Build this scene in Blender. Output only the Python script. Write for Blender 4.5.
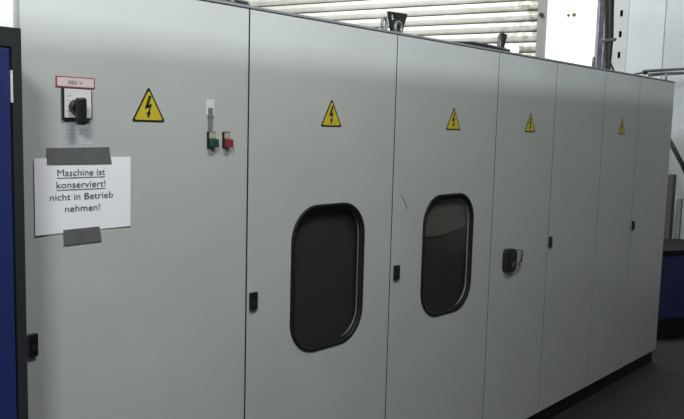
import bpy, bmesh, math, random
from mathutils import Vector, Matrix
random.seed(7)
S = bpy.context.scene
for o in list(bpy.data.objects): bpy.data.objects.remove(o)
C = S.collection
PI = math.pi

# ------------------------------------------------------------------ camera
R = Vector((0.67263582, -0.73951326, 0.02609976)); U = Vector((0.06217415, 0.09162758, 0.99385047)); F = Vector((0.73735706, 0.66687669, -0.1076106))
CAM = Vector((0, -1.9786, 1.7003))
cd = bpy.data.cameras.new('camera'); co = bpy.data.objects.new('camera', cd); C.objects.link(co)
M = Matrix((R, U, -F)).transposed().to_4x4(); M.translation = CAM
co.matrix_world = M
cd.sensor_fit = 'HORIZONTAL'; cd.sensor_width = 36; cd.lens = 758.95 / 684 * 36; cd.clip_start = .05
S.camera = co

# ------------------------------------------------------------------ world, lamps, exposure
W = bpy.data.worlds.new('world'); S.world = W; W.use_nodes = True
W.node_tree.nodes['Background'].inputs[0].default_value = (.75, .85, 1, 1)
W.node_tree.nodes['Background'].inputs[1].default_value = .15
def area(name, loc, aim, sx, sy, power, col):
    l = bpy.data.lights.new(name, 'AREA'); l.shape = 'RECTANGLE'; l.size = sx; l.size_y = sy; l.energy = power; l.color = col
    o = bpy.data.objects.new(name, l); C.objects.link(o); o.location = loc
    o.rotation_euler = (Vector(aim) - Vector(loc)).to_track_quat('-Z', 'Y').to_euler()
    return o
area('fill_light_right', (1.2, -2.3, 4.2), (1.2, 0, 2.3), 1.2, .5, 65, (1, 1, .98))  # unseen fill light, added to soften the shadows on the doors
area('hall_lamp', (-1.2, -2.7, 3.7), (0.8, 0, 2.1), .6, .5, 72, (1, 1, .97))
area('background_fill', (4.6, 3.2, 5.2), (7.3, 2.4, 2.2), 1.6, .5, 150, (1, .99, .95))  # unseen light added to brighten the shutter and gate wall
area('band_light', (-2.2, -7.0, 4.24), (-2.2, 0, 2.0), 2.6, .1, 500, (.82, .90, 1))  # unseen thin light added for the bluish bright band along the door tops
area('far_end_fill', (7.0, .35, 5.2), (8.0, .35, 1.9), .6, .5, 52, (.93, 1, 1))  # unseen light added to brighten the column and wall past the machine end
S.view_settings.view_transform = 'Standard'; S.view_settings.look = 'None'
S.view_settings.exposure = 0; S.view_settings.gamma = 1; S.view_settings.use_curve_mapping = False

# ------------------------------------------------------------------ materials
def mat(name, col, rough=.5, metal=0, spec=.5, emit=None, var=0, vscale=8, bump=0, bscale=60):
    m = bpy.data.materials.new(name); m.use_nodes = True
    nt = m.node_tree; b = nt.nodes['Principled BSDF']
    b.inputs['Base Color'].default_value = (*col, 1); b.inputs['Roughness'].default_value = rough
    b.inputs['Metallic'].default_value = metal; b.inputs['Specular IOR Level'].default_value = spec
    if emit:
        b.inputs['Emission Color'].default_value = (*emit[0], 1); b.inputs['Emission Strength'].default_value = emit[1]
    tc = nt.nodes.new('ShaderNodeTexCoord')
    if var:
        n = nt.nodes.new('ShaderNodeTexNoise'); n.inputs['Scale'].default_value = vscale; n.inputs['Detail'].default_value = 5
        nt.links.new(tc.outputs['Object'], n.inputs['Vector'])
        r = nt.nodes.new('ShaderNodeMapRange'); r.inputs[1].default_value = .3; r.inputs[2].default_value = .7
        r.inputs[3].default_value = 1 - var; r.inputs[4].default_value = 1 + var
        nt.links.new(n.outputs['Fac'], r.inputs[0])
        mx = nt.nodes.new('ShaderNodeVectorMath'); mx.operation = 'SCALE'; mx.inputs[0].default_value = col
        nt.links.new(r.outputs[0], mx.inputs['Scale']); nt.links.new(mx.outputs[0], b.inputs['Base Color'])
    if bump:
        n = nt.nodes.new('ShaderNodeTexNoise'); n.inputs['Scale'].default_value = bscale
        nt.links.new(tc.outputs['Object'], n.inputs['Vector'])
        bp = nt.nodes.new('ShaderNodeBump'); bp.inputs['Strength'].default_value = bump; bp.inputs['Distance'].default_value = .01
        nt.links.new(n.outputs['Fac'], bp.inputs['Height']); nt.links.new(bp.outputs[0], b.inputs['Normal'])
    return m

PAINT = mat('grey_paint', (.47, .495, .475), .33, spec=.5, var=.035, vscale=3.5)
def scuffs(m):          # a few faint scuffs and dirt spots worn into the paint
    nt = m.node_tree; b = nt.nodes['Principled BSDF']; src = b.inputs['Base Color'].links[0].from_socket
    tc = nt.nodes.new('ShaderNodeTexCoord')
    v = nt.nodes.new('ShaderNodeTexVoronoi'); v.inputs['Scale'].default_value = 9; nt.links.new(tc.outputs['Object'], v.inputs['Vector'])
    r = nt.nodes.new('ShaderNodeMapRange'); r.inputs[1].default_value = .05; r.inputs[2].default_value = .03; r.inputs[3].default_value = 0; r.inputs[4].default_value = .3
    nt.links.new(v.outputs['Distance'], r.inputs[0])
    mx = nt.nodes.new('ShaderNodeMix'); mx.data_type = 'RGBA'; mx.inputs['B'].default_value = (.36, .39, .37, 1)
    nt.links.new(r.outputs[0], mx.inputs['Factor']); nt.links.new(src, mx.inputs['A']); nt.links.new(mx.outputs['Result'], b.inputs['Base Color'])
scuffs(PAINT)
GAP = mat('dark_seal', (.022, .026, .025), .8, spec=.2)
ROOF = mat('roof_sheet', (.22, .23, .23), .5)
BLACK = mat('black_plastic', (.012, .014, .013), .35)
RUBBER = mat('black_rubber', (.008, .009, .009), .55, spec=.3)
PLINTH = mat('plinth_black', (.006, .006, .0065), .7, spec=.25)
YEL = mat('sign_yellow', (.56, .46, .03), .45, var=.05, vscale=40)
INK = mat('sign_black', (.015, .016, .012), .5)
WHITE = mat('white_plastic', (.68, .68, .69), .4)
PAPER = mat('paper', (.86, .875, .92), .7)
TXT = mat('printed_ink', (.05, .05, .07), .7)
TAPE = mat('grey_tape', (.125, .132, .132), .45, var=.12, vscale=30)
RED = mat('red_border', (.30, .035, .05), .5)
PINK = mat('plate_pink_white', (.66, .56, .56), .5)
REDB = mat('red_button', (.24, .03, .05), .4)
GREENB = mat('green_button', (.015, .065, .035), .4)
LABEL = mat('pale_label', (.50, .52, .55), .5)
LABELINK = mat('faint_print', (.36, .39, .40), .6)
STRIP = mat('grey_strip', (.19, .20, .20), .5)
CREAM = mat('cream_legend', (.38, .37, .30), .5)
METAL = mat('galvanised', (.22, .23, .22), .45, metal=.6)
DKMETAL = mat('dark_metal', (.022, .023, .022), .6, spec=.3)
NAVY = mat('blue_paint', (.012, .021, .115), .5, var=.06, vscale=5)
DKGREY = mat('dark_grey_paint', (.018, .021, .022), .5)
PALE = mat('pale_cover', (.80, .82, .80), .4)
BINBLUE = mat('bin_blue', (.02, .03, .10), .5)
FLOORM = mat('concrete_floor', (.017, .016, .0147), .75, var=.35, vscale=2.2, bump=.15)
WALLM = mat('white_wall', (.74, .76, .75), .8, var=.05, vscale=1.5)
COLM = mat('white_column', (.62, .66, .67), .5, var=.05, vscale=3)
POSTM = mat('slotted_post', (.55, .58, .56), .5, var=.06, vscale=6)
LILAC = mat('lilac_steel', (.36, .36, .40), .6, var=.3, vscale=14)
SHADE = mat('weathered_shutter', (.78, .77, .72), .55, var=.10, vscale=4)
RAIL = mat('shutter_rail', (.27, .27, .26), .5)
HOSE = mat('hose_black', (.02, .022, .022), .5)
PIPE = mat('grey_pipe', (.10, .11, .10), .5)
BROWN = mat('brown_stain', (.20, .13, .08), .7)
POSTG = mat('grey_stub', (.085, .085, .078), .7)
POSTL = mat('light_stub', (.20, .21, .20), .6)
CEILM = mat('ceiling_grey', (.25, .26, .27), .9)
GLOW = mat('glowing_pane', (.85, .87, .86), .4, emit=((.98, 1, .99), .62))  # glow added to whiten the background panel; also used for the daylit slot
SCRATCH = mat('scratch', (.27, .28, .27), .6)

def guard_mat():        # perforated brown-black sheet behind the glass
    m = mat('perforated_guard', (.05, .042, .036), .6)
    nt = m.node_tree; b = nt.nodes['Principled BSDF']; tc = nt.nodes.new('ShaderNodeTexCoord')
    v = nt.nodes.new('ShaderNodeTexVoronoi'); v.inputs['Scale'].default_value = 150; v.inputs['Randomness'].default_value = .15
    nt.links.new(tc.outputs['Object'], v.inputs['Vector'])
    r = nt.nodes.new('ShaderNodeValToRGB'); r.color_ramp.elements[0].color = (.013, .0128, .0128, 1); r.color_ramp.elements[0].position = .25
    r.color_ramp.elements[1].color = (.056, .054, .053, 1); r.color_ramp.elements[1].position = .45
    nt.links.new(v.outputs['Distance'], r.inputs[0]); nt.links.new(r.outputs[0], b.inputs['Base Color'])
    return m
GUARD = guard_mat()
CURTAIN = mat('grey_curtain', (.15, .145, .135), .7, var=.1, vscale=60)
def glass_mat():
    m = bpy.data.materials.new('smoked_glass'); m.use_nodes = True; nt = m.node_tree; nt.nodes.clear()
    out = nt.nodes.new('ShaderNodeOutputMaterial'); mix = nt.nodes.new('ShaderNodeMixShader')
    t = nt.nodes.new('ShaderNodeBsdfTransparent'); t.inputs[0].default_value = (.9, .88, .87, 1)
    g = nt.nodes.new('ShaderNodeBsdfGlossy'); g.inputs['Roughness'].default_value = .12
    fr = nt.nodes.new('ShaderNodeMapRange'); lw = nt.nodes.new('ShaderNodeLayerWeight'); lw.inputs[0].default_value = .5
    pw = nt.nodes.new('ShaderNodeMath'); pw.operation = 'POWER'; pw.inputs[1].default_value = 5; nt.links.new(lw.outputs['Facing'], pw.inputs[0])
    fr.inputs[3].default_value = .04; fr.inputs[4].default_value = .6; nt.links.new(pw.outputs[0], fr.inputs[0])
    nt.links.new(fr.outputs[0], mix.inputs[0]); nt.links.new(t.outputs[0], mix.inputs[1]); nt.links.new(g.outputs[0], mix.inputs[2])
    nt.links.new(mix.outputs[0], out.inputs[0]); return m
GLASS = glass_mat()

# ------------------------------------------------------------------ mesh helpers
def obj(name, bm, mats, parent=None, smooth=False):
    me = bpy.data.meshes.new(name); bmesh.ops.recalc_face_normals(bm, faces=bm.faces[:]); bm.to_mesh(me); bm.free()
    for m in (mats if isinstance(mats, (list, tuple)) else [mats]): me.materials.append(m)
    if smooth:
        for p in me.polygons: p.use_smooth = True
    o = bpy.data.objects.new(name, me); C.objects.link(o)
    if parent: o.parent = parent; o.matrix_parent_inverse = Matrix.Identity(4)
    return o
def tag(o, label=None, cat=None, group=None, kind=None):
    for k, v in (('label', label), ('category', cat), ('group', group), ('kind', kind)):
        if v: o[k] = v
    return o
def thing(name, loc, label, cat, group=None):
    o = bpy.data.objects.new(name, None); C.objects.link(o); o.location = loc; o.empty_display_size = .1
    return tag(o, label, cat, group)
def box(bm, x0, x1, y0, y1, z0, z1, mi=0, bev=0, mtx=None):
    vs = [bm.verts.new((x, y, z)) for x in (x0, x1) for y in (y0, y1) for z in (z0, z1)]
    fs = [bm.faces.new([vs[i] for i in f]) for f in ((0, 1, 3, 2), (4, 6, 7, 5), (0, 4, 5, 1), (2, 3, 7, 6), (0, 2, 6, 4), (1, 5, 7, 3))]
    bmesh.ops.recalc_face_normals(bm, faces=fs)
    for f in fs: f.material_index = mi
    if bev:
        es = list({e for f in fs for e in f.edges})
        r = bmesh.ops.bevel(bm, geom=es, offset=bev, segments=2, affect='EDGES', profile=.5)
        for f in r['faces']: f.material_index = mi
        vs = list({v for f in r['faces'] for v in f.verts} | {v for v in vs if v.is_valid})
    if mtx: bmesh.ops.transform(bm, matrix=mtx, verts=[v for v in vs if v.is_valid])
    return vs
def tube(bm, pts, r, n=10, mi=0, closed=False):
    pts = [Vector(p) for p in pts]; rs = r if isinstance(r, (list, tuple)) else [r] * len(pts)
    rings = []; N = len(pts); prev = None
    for i, p in enumerate(pts):
        if closed: t = (pts[(i + 1) % N] - pts[i - 1]).normalized()
        else: t = (pts[min(i + 1, N - 1)] - pts[max(i - 1, 0)]).normalized()
        if prev is None:
            a = Vector((0, 0, 1)) if abs(t.z) < .9 else Vector((1, 0, 0)); u = t.cross(a).normalized()
        else: u = (prev - t * prev.dot(t)).normalized()
        prev = u; w = t.cross(u)
        rings.append([bm.verts.new(p + (u * math.cos(2 * PI * k / n) + w * math.sin(2 * PI * k / n)) * rs[i]) for k in range(n)])
    for i in range(N if closed else N - 1):
        a, b = rings[i], rings[(i + 1) % N]
        for k in range(n): f = bm.faces.new((a[k], a[(k + 1) % n], b[(k + 1) % n], b[k])); f.material_index = mi; f.smooth = True
    if not closed:
        for a in (rings[0], rings[-1]): f = bm.faces.new(a); f.material_index = mi
def disc(bm, cx, cz, r, y0, y1, n=24, mi=0, ch=0):      # a round piece lying on a face that looks along -Y
    loops = [(r, y0), (r, y1 + ch), (r - ch, y1)] if ch else [(r, y0), (r, y1)]
    rings = [[bm.verts.new((cx + q * math.cos(2 * PI * k / n), y, cz + q * math.sin(2 * PI * k / n))) for k in range(n)] for q, y in loops]
    for a, b in zip(rings, rings[1:]):
        for k in range(n): bm.faces.new((a[k], a[(k + 1) % n], b[(k + 1) % n], b[k])).material_index = mi
    for a in (rings[0], rings[-1]): bm.faces.new(a).material_index = mi
def poly(bm, pts, y0, y1, mi=0):                        # an outline in X,Z pushed from y0 to y1
    a = [bm.verts.new((x, y0, z)) for x, z in pts]; b = [bm.verts.new((x, y1, z)) for x, z in pts]
    bm.faces.new(a).material_index = mi; bm.faces.new(b).material_index = mi
    for i in range(len(pts)):
        j = (i + 1) % len(pts); bm.faces.new((a[i], a[j], b[j], b[i])).material_index = mi
def rrect(cx, cz, w, h, r, n=10, bulge=0):              # rounded rectangle, sides a little bowed
    out = []
    for sx, sz, a0 in ((1, 1, 0), (-1, 1, 90), (-1, -1, 180), (1, -1, 270)):
        for k in range(n + 1):
            a = math.radians(a0 + 90 * k / n)
            x = sx * (w / 2 - r) + r * math.cos(a); z = sz * (h / 2 - r) + r * math.sin(a)
            out.append((cx + x, cz + z))
    return out
def text_mesh(bm, s, width, cx, z, y, mi=0, size=None, bold=0):
    cu = bpy.data.curves.new('t', 'FONT'); cu.body = s; cu.align_x = 'CENTER'; cu.size = 1; cu.offset = bold; cu.resolution_u = 3
    o = bpy.data.objects.new('t', cu); C.objects.link(o); bpy.context.view_layer.update()
    me = bpy.data.meshes.new_from_object(o.evaluated_get(bpy.context.evaluated_depsgraph_get()))
    bpy.data.objects.remove(o); xs = [v.co.x for v in me.vertices]; k = size or width / (max(xs) - min(xs))
    kx = width / (max(xs) - min(xs)) if width else k
    t = bmesh.new(); t.from_mesh(me); bpy.data.meshes.remove(me)
    mp = {v: bm.verts.new((cx + v.co.x * kx, y, z + v.co.y * k)) for v in t.verts}
    for f in t.faces:
        try: bm.faces.new([mp[v] for v in f.verts]).material_index = mi
        except ValueError: pass
    t.free()

# ------------------------------------------------------------------ the hall
Q0 = Vector((7.68, 2.02, 0)); DL = Vector((-.2351, .9720, 0)); NN = Vector((.972, .2351, 0))
def wm():               # local frame of the gate wall: x runs left along the wall, y towards the machine, z up
    m = Matrix((DL, -NN, Vector((0, 0, 1)))).transposed().to_4x4(); m.translation = Q0; return m
WM = wm()
def struct(name, bm, m, parent=None, world=False):
    o = obj(name, bm, m, parent); o['kind'] = 'structure'
    if world: o.matrix_world = WM
    return o
b = bmesh.new(); box(b, -4, 11, -8, 6.6, -.1, 0); struct('floor', b, FLOORM)
b = bmesh.new(); box(b, -4, 11, -8, 6.6, 5.6, 5.7); struct('ceiling', b, CEILM)
b = bmesh.new(); box(b, -4.1, 11, 6.6, 6.7, 0, 5.6); struct('wall_back', b, WALLM)
b = bmesh.new(); box(b, -4.1, -4, -8, 6.6, 0, 5.6); struct('wall_left', b, WALLM)
b = bmesh.new(); box(b, -4, 11, -8.1, -8, 0, 5.6); struct('wall_front', b, mat('front_wall', (.20, .21, .21), .9))
b = bmesh.new(); box(b, -4, 8.2, -3.7, -3.6, 0, 3.12); struct('light_blocker', b, mat('blocker_wall', (.09, .095, .09), .8))       # partition added unseen behind the viewer to keep the band light to door tops
# gate wall with its roller shutter and a white panel with added glow
b = bmesh.new(); box(b, 4.45, 4.7, -.1, 0, 0, 5.6); box(b, .06, 4.45, -.1, 0, 4.3, 5.6)
box(b, -10, -.51, -.1, 0, 0, 5.6); box(b, -.51, .06, -.1, 0, 4.3, 5.6); box(b, -.51, .06, -.1, 0, 0, 1.2)
struct('wall_right', b, WALLM, world=True)
def shutter():
    bm = bmesh.new(); p = .1125; z = -.002; prof = []
    while z < 4.3:
        for t, y in ((0, -.034), (.03, -.012), (.16, .000), (.45, .012), (.80, -.002), (.86, -.014), (.87, -.034)): prof.append((y, z + t * p))
        z += p
    for x0, x1 in ((.10, 4.45),):
        xs = [x0 + (x1 - x0) * i / 8 for i in range(9)]
        cols = [[bm.verts.new((x, y - .02, zz)) for y, zz in prof] for x in xs]
        for a, c in zip(cols, cols[1:]):
            for k in range(len(prof) - 1):
                f = bm.faces.new((a[k], c[k], c[k + 1], a[k + 1])); f.material_index = 1 if k % 7 == 6 else 0; f.smooth = False
    return bm
def shutter_mat():      # off-white slats with rust and grime near the guide rail
    m = SHADE; nt = m.node_tree; bs = nt.nodes['Principled BSDF']; src = bs.inputs['Base Color'].links[0].from_socket
    tc = nt.nodes.new('ShaderNodeTexCoord'); sp = nt.nodes.new('ShaderNodeSeparateXYZ'); nt.links.new(tc.outputs['Object'], sp.inputs[0])
    r = nt.nodes.new('ShaderNodeMapRange'); r.inputs[1].default_value = .1; r.inputs[2].default_value = .75; r.inputs[3].default_value = 1; r.inputs[4].default_value = 0
    nt.links.new(sp.outputs[0], r.inputs[0])
    n = nt.nodes.new('ShaderNodeTexNoise'); n.inputs['Scale'].default_value = 11; n.inputs['Detail'].default_value = 8; nt.links.new(tc.outputs['Object'], n.inputs['Vector'])
    cr = nt.nodes.new('ShaderNodeMapRange'); cr.inputs[1].default_value = .45; cr.inputs[2].default_value = .62; nt.links.new(n.outputs['Fac'], cr.inputs[0])
    mu = nt.nodes.new('ShaderNodeMath'); mu.operation = 'MULTIPLY'; nt.links.new(r.outputs[0], mu.inputs[0]); nt.links.new(cr.outputs[0], mu.inputs[1])
    mx = nt.nodes.new('ShaderNodeMix'); mx.data_type = 'RGBA'; mx.inputs['B'].default_value = (.34, .30, .24, 1)
    nt.links.new(mu.outputs[0], mx.inputs['Factor']); nt.links.new(src, mx.inputs['A']); nt.links.new(mx.outputs['Result'], bs.inputs['Base Color'])
shutter_mat()
door = struct('door_1', shutter(), [SHADE, mat('slat_joint', (.10, .095, .085), .8)], world=True)
b = bmesh.new(); box(b, .035, .115, -.06, .06, 0, 4.3); o = obj('guide_rail', b, RAIL, door)
b = bmesh.new(); disc(b, .07, 2.96, .022, .06, .085, 12); bmesh.ops.transform(b, matrix=Matrix.Identity(4), verts=b.verts[:]); obj('rail_bolt', b, DKMETAL, door)
b = bmesh.new(); box(b, .32, .46, -.02, .0, 2.572, 2.640); obj('vision_slot', b, GLOW, door)
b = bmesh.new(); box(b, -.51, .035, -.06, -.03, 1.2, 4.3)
struct('glow_panel', b, GLOW, world=True)  # white panel, its brightness put in as glow
b = bmesh.new(); disc(b, -.195, 2.955, .017, -.03, -.027, 10); disc(b, -.252, 2.958, .022, -.03, -.027, 10)
o = obj('stain_spots', b, BROWN, bpy.data.objects['glow_panel'])
# steel post by the white panel
b = bmesh.new(); box(b, -.545, -.515, .0, .12, 0, 5.6); box(b, -.60, -.515, .05, .06, 0, 5.6); box(b, -.60, -.585, .0, .10, 0, 5.6)
struct('trim_2', b, LILAC, world=True)
# slotted post and the column beside it
def slotted():
    bm = bmesh.new(); x0, x1 = -.90, -.762; sx = -.835
    zs = [k * .197 + .10 for k in range(28)]
    outer = [(x0, 0), (x1, 0), (x1, 5.6), (x0, 5.6)]
    es = []
    ring = [bm.verts.new((x, .60, z)) for x, z in outer]; es += [bm.edges.new((ring[i], ring[(i + 1) % 4])) for i in range(4)]
    for z in zs:
        pts = rrect(sx, z, .026, .064, .0125, 4); vs = [bm.verts.new((x, .60, zz)) for x, zz in pts]
        bk = [bm.verts.new((x, .585, zz)) for x, zz in pts]
        es += [bm.edges.new((vs[i], vs[(i + 1) % len(vs)])) for i in range(len(vs))]
        for i in range(len(vs)): bm.faces.new((vs[i], vs[(i + 1) % len(vs)], bk[(i + 1) % len(vs)], bk[i]))
    bmesh.ops.triangle_fill(bm, edges=es, use_beauty=True)
    box(bm, x1 - .006, x1, .30, .5999, 0, 5.6); box(bm, x0, x0 + .006, .30, .5999, 0, 5.6)
    box(bm, x0 + .006, x1 - .006, .30, .306, 0, 5.6, mi=1)
    return bm
struct('trim_3', slotted(), [POSTM, DKMETAL], world=True)
b = bmesh.new(); box(b, -1.225, -.901, .50, .598, 0, 5.6, bev=.003); struct('trim_4', b, COLM, world=True)

# ------------------------------------------------------------------ the machine enclosure
ZB = .09                # top of the plinth
mach = thing('machine_enclosure', (3.34, .4, 0), 'long grey sheet metal machine enclosure with seven doors and two dark rounded windows', 'machine')
def mpart(name, bm, m, **k):
    bmesh.ops.translate(bm, verts=bm.verts[:], vec=(-3.34, -.4, 0)); return obj(name, bm, m, mach, **k)
def dpart(name, bm, m, d, **k):
    bmesh.ops.translate(bm, verts=bm.verts[:], vec=(-3.34, -.4, 0)); return obj(name, bm, m, d, **k)
b = bmesh.new()         # carcass: open towards the windows
box(b, .911, 5.77, .76, .80, ZB, 2.086); box(b, .911, .93, .021, .76, ZB, 2.086); box(b, 5.75, 5.77, .021, .76, ZB, 2.086)
box(b, .93, 5.75, .021, .76, ZB, ZB + .02)
mpart('carcass', b, PAINT)
b = bmesh.new()
for x in (1.7036, 2.504, 3.314, 3.9266, 4.57, 5.125):
    box(b, x - .03, x + .03, .022, .06, ZB + .02, 2.086); box(b, x - .0035, x + .0035, .0014, .022, ZB + .02, 2.084)
mpart('door_posts', b, GAP)['label'] = 'dark seals behind the door gaps'
b = bmesh.new(); box(b, .908, 5.773, -.004, .803, 2.087, 2.096, bev=.002); mpart('roof_sheet', b, ROOF)
b = bmesh.new(); box(b, .93, 5.74, .015, .77, 0, ZB); mpart('plinth', b, PLINTH)

WZ, WW, WH, WR = 1.125, .408, .566, .133
def door_bm(x0, x1, hole=None):
    bm = bmesh.new(); z0, z1 = ZB + .003, 2.084; g = .0036; x0 += g; x1 -= g; c = .001
    L = lambda y, i: [bm.verts.new((x, y, z)) for x, z in ((x0 + i, z0 + i), (x1 - i, z0 + i), (x1 - i, z1 - i), (x0 + i, z1 - i))]
    f0, f1, bk = L(0, c), L(c, 0), L(.02, 0)
    for a, d in ((f0, f1), (f1, bk)):
        for k in range(4): bm.faces.new((a[k], a[(k + 1) % 4], d[(k + 1) % 4], d[k]))
    es = [bm.edges.get((f0[k], f0[(k + 1) % 4])) or bm.edges.new((f0[k], f0[(k + 1) % 4])) for k in range(4)]
    if hole:
        h = [bm.verts.new((x, 0, z)) for x, z in hole]; hb = [bm.verts.new((x, .02, z)) for x, z in hole]; n = len(h)
        for k in range(n): bm.faces.new((h[k], h[(k + 1) % n], hb[(k + 1) % n], hb[k]))
        es += [bm.edges.get((h[k], h[(k + 1) % n])) for k in range(n)]
        bmesh.ops.triangle_fill(bm, edges=es, use_beauty=True)
        be = [bm.edges.get((bk[k], bk[(k + 1) % 4])) for k in range(4)] + [bm.edges.get((hb[k], hb[(k + 1) % n])) for k in range(n)]
        bmesh.ops.triangle_fill(bm, edges=be, use_beauty=True)
    else:
        bm.faces.new(f0); bm.faces.new(bk)
    return bm
def gasket_bm(cx):
    bm = bmesh.new(); prof = [(0, .0), (-.001, -.005), (.004, -.008), (.010, -.007), (.014, -.003), (.017, .001), (.022, .002), (.025, .004)]
    loops = []
    for ins, y in prof:
        loops.append([bm.verts.new((x, y, z)) for x, z in rrect(cx, WZ, WW - 2 * ins, WH - 2 * ins, max(WR - ins, .02))])
    for a, c in zip(loops, loops[1:]):
        n = len(a)
        for k in range(n): bm.faces.new((a[k], a[(k + 1) % n], c[(k + 1) % n], c[k])).smooth = True
    return bm
def add_window(d, cx):
    dpart('window_gasket', gasket_bm(cx), RUBBER, d)
    bm = bmesh.new(); poly(bm, rrect(cx, WZ, WW - .050, WH - .050, WR - .025), .003, .006); dpart('window_pane', bm, GLASS, d)
def add_sign(d, cx, zb=1.701, w=.118, h=.106):
    bm = bmesh.new(); r = .006
    def tri(s, y0, y1, mi):
        cz = zb + h * .36; pts = []
        base = [(cx - w / 2, zb), (cx + w / 2, zb), (cx, zb + h)]
        for i in range(3):
            p = Vector(base[i]); a = Vector(base[i - 1]); c = Vector(base[(i + 1) % 3])
            for q in ((a - p).normalized(), (c - p).normalized()):
                v = p + q * r; pts.append((cx + (v.x - cx) * s, cz + (v.y - cz) * s))
        poly(bm, pts, y0, y1, mi)
    tri(1, -.0002, -.0012, 1); tri(.84, -.0012, -.0016, 0)
    k = h
    for q in (((.0, .74), (-.115, .42), (-.02, .42), (.09, .74)), ((-.12, .36), (.09, .44), (.09, .52), (-.12, .44)),
              ((.025, .44), (.09, .50), (.022, .24), (-.035, .24)), ((-.085, .27), (.068, .28), (-.015, .09))):
        bm.faces.new([bm.verts.new((cx + x * k, -.0019, zb + z * k)) for x, z in q]).material_index = 1
    dpart('warning_sign', bm, [YEL, INK], d)['label'] = 'yellow high voltage warning triangle with black lightning bolt'
def add_lock(d, x0, x1, z0=1.056, z1=1.119, dep=.014):
    bm = bmesh.new(); box(bm, x0, x1, -dep, 0, z0, z1, bev=.003)
    cx = (x0 + x1) / 2; zc = z0 + (z1 - z0) * .36; w = min(.011, (x1 - x0) * .34)
    disc(bm, cx, zc, w, -dep, -dep - .003, 16, mi=1, ch=.001); box(bm, cx - .002, cx + .002, -dep - .0045, -dep - .003, zc - .006, zc + .006)
    box(bm, x0 + .005, x1 - .005, -dep - .0015, -dep, z0 + (z1 - z0) * .62, z1 - .008, mi=0)
    dpart('door_lock', bm, [BLACK, DKMETAL], d)['label'] = 'small black door lock'

edges = [.918, 1.7036, 2.504, 3.314, 3.9266, 4.57, 5.125, 5.77]
wx = {1: 2.119, 2: 2.930}
doors = []
for i in range(7):
    hole = rrect(wx[i], WZ, WW - .03, WH - .03, WR - .015) if i in wx else None
    bm = door_bm(edges[i], edges[i + 1], hole)
    if i == 2:          # a scratch in the paint
        tube(bm, [(2.545, -.0003, 1.435), (2.575, -.0003, 1.405), (2.600, -.0003, 1.372), (2.607, -.0003, 1.352)], [.0012, .003, .0045, .001], 6, mi=1)
    d = dpart('door', bm, [PAINT, SCRATCH], mach); doors.append(d)
for i, (d, l) in enumerate(zip(doors, ('wide door with the main switch and paper notice', 'door with the nearer dark rounded window', 'door with the farther dark rounded window and a scratch',
        'narrower door with a black handle', 'plain door with only a small lock', 'narrow door with a faded warning triangle', 'endmost door with a small black lock'))): d['label'] = l
for i, cx in wx.items(): add_window(doors[i], cx)
for i, cx in ((0, 1.3095), (1, 2.114), (2, 2.933), (3, 3.651), (5, 4.856)): add_sign(doors[i], cx)
for i, x0, x1 in ((0, .924, .950), (1, 1.715, 1.746), (2, 2.523, 2.556), (4, 3.931, 3.954), (6, 5.130, 5.158)): add_lock(doors[i], x0, x1)

# inside, behind the glass
b = bmesh.new(); box(b, 1.80, 2.44, .045, .055, .70, 1.5); box(b, 2.60, 3.25, .045, .055, .70, 1.5); mpart('interior_guard', b, GUARD)['label'] = 'brown-black perforated sheet behind the windows'
b = bmesh.new()
n = 12; pts = [(2.62 + .62 * k / n, 1.245 - .035 * math.sin(PI * min(1, k / n * 1.15 + .02))) for k in range(n + 1)] + [(3.24, 1.45), (2.62, 1.45)]
poly(b, pts, .036, .042); mpart('inner_cover', b, CURTAIN)['label'] = 'greyer cover behind the top of the farther window'

# switch group on the first door
A = doors[0]
b = bmesh.new(); box(b, 1.031, 1.117, -.013, 0, 1.703, 1.789, bev=.002); dpart('switch_housing', b, BLACK, A)
b = bmesh.new(); box(b, 1.0345, 1.1135, -.0142, -.013, 1.7075, 1.786)
for zz in (1.765, 1.752, 1.738, 1.724): box(b, 1.041, 1.049, -.0145, -.0142, zz, zz + .003, mi=1)
text_mesh(b, '0', None, 1.052, 1.766, -.0145, 1, size=.010); text_mesh(b, '1', None, 1.044, 1.730, -.0145, 1, size=.010)
dpart('switch_plate', b, [WHITE, LABELINK], A)['label'] = 'white switch face'
b = bmesh.new(); disc(b, 1.067, 1.737, .021, -.0142, -.036, 24, ch=.003); box(b, 1.052, 1.078, -.058, -.034, 1.688, 1.762, bev=.006)
dpart('switch_knob', b, BLACK, A)['label'] = 'black rotary switch knob pointing down'
b = bmesh.new(); box(b, 1.016, 1.132, -.0026, 0, 1.789, 1.8195, bev=.001); box(b, 1.0195, 1.1285, -.0032, -.0026, 1.7925, 1.8165, mi=1)
text_mesh(b, '380 V', .044, 1.072, 1.7985, -.0035, 2, size=.0155)
dpart('voltage_plate', b, [RED, PINK, TXT], A)['label'] = 'pale red-rimmed plate reading 380 V'
b = bmesh.new(); box(b, 1.038, 1.126, -.0012, 0, 1.612, 1.694)
rr = random.Random(3)
for k in range(6):
    z = 1.686 - k * .0105; x = 1.042
    while x < 1.118:
        w = rr.uniform(.004, .017); 
        if rr.random() < .62: box(b, x, min(x + w, 1.122), -.0014, -.0012, z - rr.uniform(.0015, .003), z, mi=1)
        x += w + .004
dpart('information_label', b, [LABEL, LABELINK], A)['label'] = 'pale worn label below the switch'
b = bmesh.new(); box(b, 1.524, 1.556, -.002, 0, 1.728, 1.778, bev=.0008); dpart('tag_holder', b, WHITE, A)['label'] = 'small white tag'
b = bmesh.new(); box(b, 1.531, 1.549, -.004, -.002, 1.682, 1.752); box(b, 1.529, 1.551, -.006, -.002, 1.722, 1.727); dpart('tag_strip', b, STRIP, A)['label'] = 'grey strip hanging below the white tag'
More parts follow.
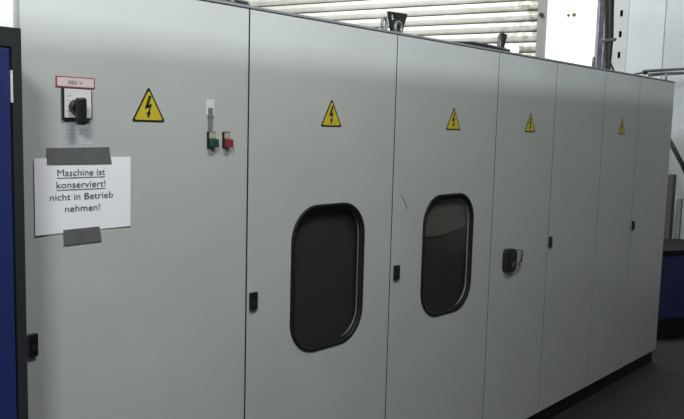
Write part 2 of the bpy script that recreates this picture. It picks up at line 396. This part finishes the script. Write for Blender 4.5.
for nm, x, m, l in (('green_push_button', 1.527, GREENB, 'green push button'), ('red_push_button', 1.590, REDB, 'red push button')):
    w = .031 if m is GREENB else .028
    b = bmesh.new(); box(b, x, x + w, -.008, 0, 1.624, 1.676, bev=.001, mi=0); box(b, x + .004, x + w - .002, -.009, -.008, 1.654, 1.673, mi=1)
    box(b, x + .003, x + w - .001, -.028, -.008, 1.625, 1.652, bev=.003, mi=2)
    dpart(nm, b, [BLACK, CREAM, m], A)['label'] = l

# black handle with a wire hasp on the fourth door
D = doors[3]
b = bmesh.new()
pts = rrect(3.477, 1.036, .088, .120, .022, 5); poly(b, pts, 0, -.030)
pts = rrect(3.477, 1.040, .070, .100, .018, 5); poly(b, pts, -.030, -.040)
box(b, 3.462, 3.484, -.046, -.040, 1.005, 1.03, mi=1, bev=.002)
dpart('door_handle', b, [BLACK, mat('handle_grey', (.09, .08, .08), .4)], D)['label'] = 'black box handle with grey insert'
b = bmesh.new(); tube(b, [(3.528, -.02, 1.085), (3.575, -.03, 1.082), (3.588, -.03, 1.07), (3.575, -.03, 1.02), (3.568, -.028, .985), (3.528, -.02, .980)], .0035, 8)
tube(b, [(3.573, -.03, 1.078), (3.556, -.034, 1.03), (3.55, -.03, 1.0)], .003, 8); box(b, 3.566, 3.580, -.034, -.026, 1.02, 1.06, mi=1, bev=.002)
dpart('hasp_wire', b, [METAL, DKMETAL], D)['label'] = 'bright wire hasp beside the black handle'

# lifting lugs and eye bolts along the roof edge
def ring_pts(cx, y, cz, r, tilt=0, n=20, sx=1):
    return [(cx + sx * r * math.cos(2 * PI * k / n) * math.cos(tilt), y + sx * r * math.cos(2 * PI * k / n) * math.sin(tilt), cz + r * math.sin(2 * PI * k / n)) for k in range(n)]
ZT = 2.096
def lug(cx, wide):
    if wide:
        b = bmesh.new()
        hole = [(cx + .064 + .0135 * math.cos(2 * PI * k / 16), 2.170 + .0135 * math.sin(2 * PI * k / 16)) for k in range(16)]
        out = [(cx + .062, ZT), (cx + .122, ZT), (cx + .160, 2.194), (cx + .032, 2.190)]
        for y in (.075, .087):
            es = []
            for L in (out, hole):
                vs = [b.verts.new((x, y, z)) for x, z in L]; es += [b.edges.new((vs[k], vs[(k + 1) % len(vs)])) for k in range(len(vs))]
            bmesh.ops.triangle_fill(b, edges=es, use_beauty=True)
        b.verts.ensure_lookup_table(); vv = b.verts[:]; h = len(vv) // 2
        for s, e in ((0, 4), (4, h)):
            for k in range(s, e):
                j = k + 1 if k + 1 < e else s; b.faces.new((vv[k], vv[j], vv[h + j], vv[h + k]))
        box(b, cx + .045, cx + .135, .06, .12, ZT, ZT + .008)
    else:
        b = bmesh.new(); poly(b, [(cx + .030, ZT), (cx + .066, ZT), (cx + .105, 2.190), (cx + .066, 2.196)], .06, .08)
        box(b, cx - .03, cx + .09, .04, .12, ZT, ZT + .007)
    l = mpart('lifting_lug', b, DKMETAL); l['label'] = 'dark angled lifting lug on the roof edge'
    b = bmesh.new()
    if wide:
        tube(b, ring_pts(cx + .060, .045, 2.122, .024, .1), .008, 10, closed=True); box(b, cx + .050, cx + .070, .036, .054, ZT, 2.106)
        dpart('eye_ring', b, METAL, l); b = bmesh.new()
        tube(b, ring_pts(cx - .032, .045, 2.124, .028, .1, sx=.62), .006, 10, closed=True); box(b, cx - .038, cx - .022, .038, .052, ZT, 2.106)
    else:
        tube(b, ring_pts(cx + .004, .045, 2.142, .036, .3, sx=.55), .006, 10, closed=True); box(b, cx - .013, cx + .003, .038, .052, ZT, 2.116)
    dpart('eye_ring', b, METAL, l, smooth=False)
lug(2.500, True); lug(3.372, False); lug(1.585, True)
for x, h in ((4.49, .070), (5.722, .052)):
    b = bmesh.new(); tube(b, ring_pts(x, .05, ZT + h * .56, h * .36, .3, sx=.75), .0075, 10, closed=True); box(b, x - .012, x + .012, .04, .06, ZT, ZT + .012)
    mpart('eye_bolt', b, METAL)
b = bmesh.new(); box(b, 1.685, 1.765, .07, .10, ZT, 2.116); box(b, 1.70, 1.75, .06, .11, 2.116, 2.122); mpart('roof_bracket', b, METAL)

# ------------------------------------------------------------------ paper notice taped to the first door
PZ0, PZ1, PX0, PX1 = 1.391, 1.598, .950, 1.2435
def notice():
    bm = bmesh.new(); nx, nz = 16, 10; fr = []
    for s in (0, 1):
        g = [[None] * (nz + 1) for _ in range(nx + 1)]
        for i in range(nx + 1):
            for j in range(nz + 1):
                u, v = i / nx, j / nz
                y = -.0022 - .006 * max(0, u - .75) ** 1.5 * 4 * (.4 + v) - .006 * max(0, .18 - u) * 3 - .0008 * math.sin(u * 9) * (1 - v) - (.0005 if s else 0)
                g[i][j] = bm.verts.new((PX0 + (PX1 - PX0) * u, y, PZ0 - .004 * (1 - u) + (PZ1 - PZ0 + .004 * (1 - u) - (.002 * (1 - u))) * v))
        for i in range(nx):
            for j in range(nz): bm.faces.new((g[i][j], g[i + 1][j], g[i + 1][j + 1], g[i][j + 1]))
        fr.append(g)
    a, c = fr
    for i in range(nx):
        for j in (0, nz): bm.faces.new((a[i][j], a[i + 1][j], c[i + 1][j], c[i][j]))
    for j in range(nz):
        for i in (0, nx): bm.faces.new((a[i][j], a[i][j + 1], c[i][j + 1], c[i][j]))
    return bm
pn = obj('paper_notice', notice(), PAPER, smooth=False)
tag(pn, 'white paper notice with German text taped to the grey door below the switch', 'notice')
b = bmesh.new(); TY = -.0043
for s, x0, x1, z in (('Maschine ist', 1.018, 1.163, 1.546), ('konserviert!', 1.016, 1.165, 1.5125), ('nicht in Betrieb', .996, 1.188, 1.479), ('nehmen!', 1.040, 1.147, 1.4455)):
    text_mesh(b, s, x1 - x0, (x0 + x1) / 2 - .003, z + .0005, TY, 0, size=.0265, bold=0)
for x0, x1, z in ((1.015, 1.160, 1.542), (1.013, 1.162, 1.5085)):
    vs = [b.verts.new(p) for p in ((x0, TY, z - .0017), (x1, TY, z - .0017), (x1, TY, z), (x0, TY, z))]; b.faces.new(vs)
obj('printed_text', b, TXT, pn)
def tape(pts, y0, y1):
    bm = bmesh.new(); poly(bm, pts, y0, y1); return bm
obj('tape_strip', tape([(.986, 1.578), (1.183, 1.577), (1.178, 1.60), (1.174, 1.626), (.986, 1.624)], -.0040, -.0046), TAPE, pn)['label'] = 'long grey tape strip at the top edge'
obj('tape_strip', tape([(1.033, 1.352), (1.148, 1.354), (1.146, 1.372), (1.141, 1.398), (1.031, 1.396)], -.0036, -.0043), TAPE, pn)['label'] = 'short grey tape strip at the bottom edge'

# ------------------------------------------------------------------ left: blue cabinet and pale cover behind it
bc = thing('blue_cabinet', (.25, -.1, 0), 'blue cabinet with dark grey frame standing left of the grey machine', 'cabinet')
def bpart(name, bm, m, parent=None):
    bmesh.ops.translate(bm, verts=bm.verts[:], vec=(-.25, .1, 0)); return obj(name, bm, m, parent or bc)
b = bmesh.new(); box(b, -.33, .828, -.195, -.004, 0, 1.910)
box(b, .805, .828, -.205, -.195, 0, 1.910); box(b, -.33, -.305, -.205, -.195, 0, 1.910); box(b, -.305, .805, -.205, -.195, 1.866, 1.910); box(b, -.305, .805, -.205, -.195, 0, .06)
bpart('frame', b, DKGREY)
b = bmesh.new(); box(b, -.300, .8005, -.203, -.1955, .065, 1.862, bev=.001); bd = bpart('door', b, NAVY)
b = bmesh.new(); box(b, .8006, .8055, -.2085, -.203, 1.737, 1.812, bev=.001); bpart('hinge', b, WHITE, bd)['label'] = 'white hinge strip'
pc = thing('pale_cover', (.3, .1, 0), 'pale tall sheet metal cover rising behind the blue cabinet', 'cover')
b = bmesh.new(); box(b, -.35, .9055, 0, .20, 0, 2.35, bev=.002); bmesh.ops.translate(b, verts=b.verts[:], vec=(-.3, -.1, 0)); obj('cover_sheet', b, PALE, pc)
b = bmesh.new(); disc(b, .889, 2.010, .005, 0, -.006, 14); bmesh.ops.translate(b, verts=b.verts[:], vec=(-.3, -.1, 0)); obj('grommet', b, METAL, pc)['label'] = 'small grey fastener'

# ------------------------------------------------------------------ cables and hose above the roof
b = bmesh.new(); tube(b, [(5.31, .35, 4.6), (5.335, .35, 3.2), (5.345, .35, 2.65), (5.383, .35, 2.41), (5.386, .35, 2.37), (5.388, .35, 2.33), (5.392, .35, 2.24), (5.394, .35, 2.20), (5.394, .35, ZT + .001)], [.036, .036, .034, .031, .030, .028, .024, .020, .020], 14)
h = obj('vertical_hose', b, HOSE); tag(h, 'thick black hose dropping to the roof of the grey machine', 'hose')
b = bmesh.new(); tube(b, [(5.385 + .040 * math.cos(a), .35 + .040 * math.sin(a), 2.374 + .008 * math.cos(a)) for a in [2 * PI * k / 20 for k in range(20)]], .013, 8, closed=True)
box(b, 5.415, 5.47, .34, .36, 2.372, 2.388, bev=.003); obj('hose_clamp', b, PIPE, h)
b = bmesh.new(); tube(b, [(5.4205, .345, 2.215), (5.45, .33, 2.16), (5.50, .30, 2.118), (5.56, .28, ZT + .0085), (5.62, .30, 2.118), (5.80, .33, 2.155), (6.10, .35, 2.195), (6.14, .35, 2.20)], .008, 8)
c = obj('thin_cable', b, HOSE); tag(c, 'thin dark cable trailing from the hose over the machine roof corner', 'cable')
b = bmesh.new(); tube(b, [(6.06, .35, 2.19), (6.09, .35, 2.194), (6.13, .35, 2.199), (6.16, .35, 2.203)], [.010, .020, .020, .010], 10); obj('cable_joint', b, BLACK, c)
b = bmesh.new(); tube(b, [(6.17, .35, 2.210), (6.55, .35, 2.246), (7.0, .35, 2.288), (8.02, .35, 2.37)], .013, 10)
tag(obj('upper_pipe', b, PIPE), 'upper of two grey pipes running right from the machine corner', 'pipe')
b = bmesh.new(); tube(b, [(6.20, .35, 2.180), (6.45, .35, 2.206), (7.0, .35, 2.252), (8.02, .35, 2.335)], .014, 10)
tag(obj('lower_pipe', b, PIPE), 'lower and thicker of two grey pipes right of the machine corner', 'pipe')
b = bmesh.new(); tube(b, [(2.55, .45, ZT + .0105), (2.85, .32, ZT + .0105), (3.02, .12, ZT + .0105), (3.14, .05, 2.114), (3.25, .03, 2.110), (3.36, .03, ZT + .0115), (3.46, .04, ZT + .0115), (3.54, .12, ZT + .0105), (3.62, .3, ZT + .0105)], .0105, 8)
tag(obj('roof_cable', b, HOSE), 'dark cable lying along the roof edge of the grey machine', 'cable')

# ------------------------------------------------------------------ right: blue bin, stubs and leaning pole beyond the machine
bn = thing('blue_bin', (6.82, .30, 0), 'dark blue container with a black rim beyond the far end of the grey machine', 'bin'); bn.rotation_euler = (0, 0, math.radians(-24))
def rbox(hx, hy, r, z0, z1, hx1=None, cap=True):
    bm = bmesh.new(); k = (hx1 or hx) / hx
    a = [bm.verts.new((x, y, z0)) for x, y in rrect(0, 0, 2 * hx, 2 * hy, r, 5)]; c = [bm.verts.new((x * k, y * k, z1)) for x, y in rrect(0, 0, 2 * hx, 2 * hy, r, 5)]
    n = len(a)
    for i in range(n): bm.faces.new((a[i], a[(i + 1) % n], c[(i + 1) % n], c[i]))
    if cap: bm.faces.new(a); bm.faces.new(c)
    return bm
obj('bin_body', rbox(.36, .24, .04, .17, .72, .375), BINBLUE, bn)
obj('rib', rbox(.378, .256, .045, .37, .395), BINBLUE, bn)
obj('rim', rbox(.392, .27, .05, .715, .755), PLINTH, bn)
b = bmesh.new()
for y in (-.22, 0, .22): box(b, -.38, .38, y - .045, y + .045, 0, .12)
box(b, -.40, .40, -.27, .27, .12, .168); obj('pallet', b, PLINTH, bn)
def stub(name, x, y, w, z1, m, label):
    b = bmesh.new(); box(b, x - w / 2, x + w / 2, y - w / 2, y + w / 2, 0, z1, bev=.004); return tag(obj(name, b, m), label, 'post')
stub('steel_post', 7.39, .535, .085, 1.34, POSTG, 'short dark grey steel post behind the blue container')
stub('concrete_post', 7.405, .44, .045, 1.12, POSTL, 'shorter mid-grey post right of the dark grey steel post')
b = bmesh.new(); tube(b, [(7.055, .455, 1.665), (7.11, .34, 1.44), (7.46, -.26, .02)], .021, 10); tag(obj('leaning_pole', b, DKMETAL), 'dark pole leaning against the white column beyond the machine end', 'pole')
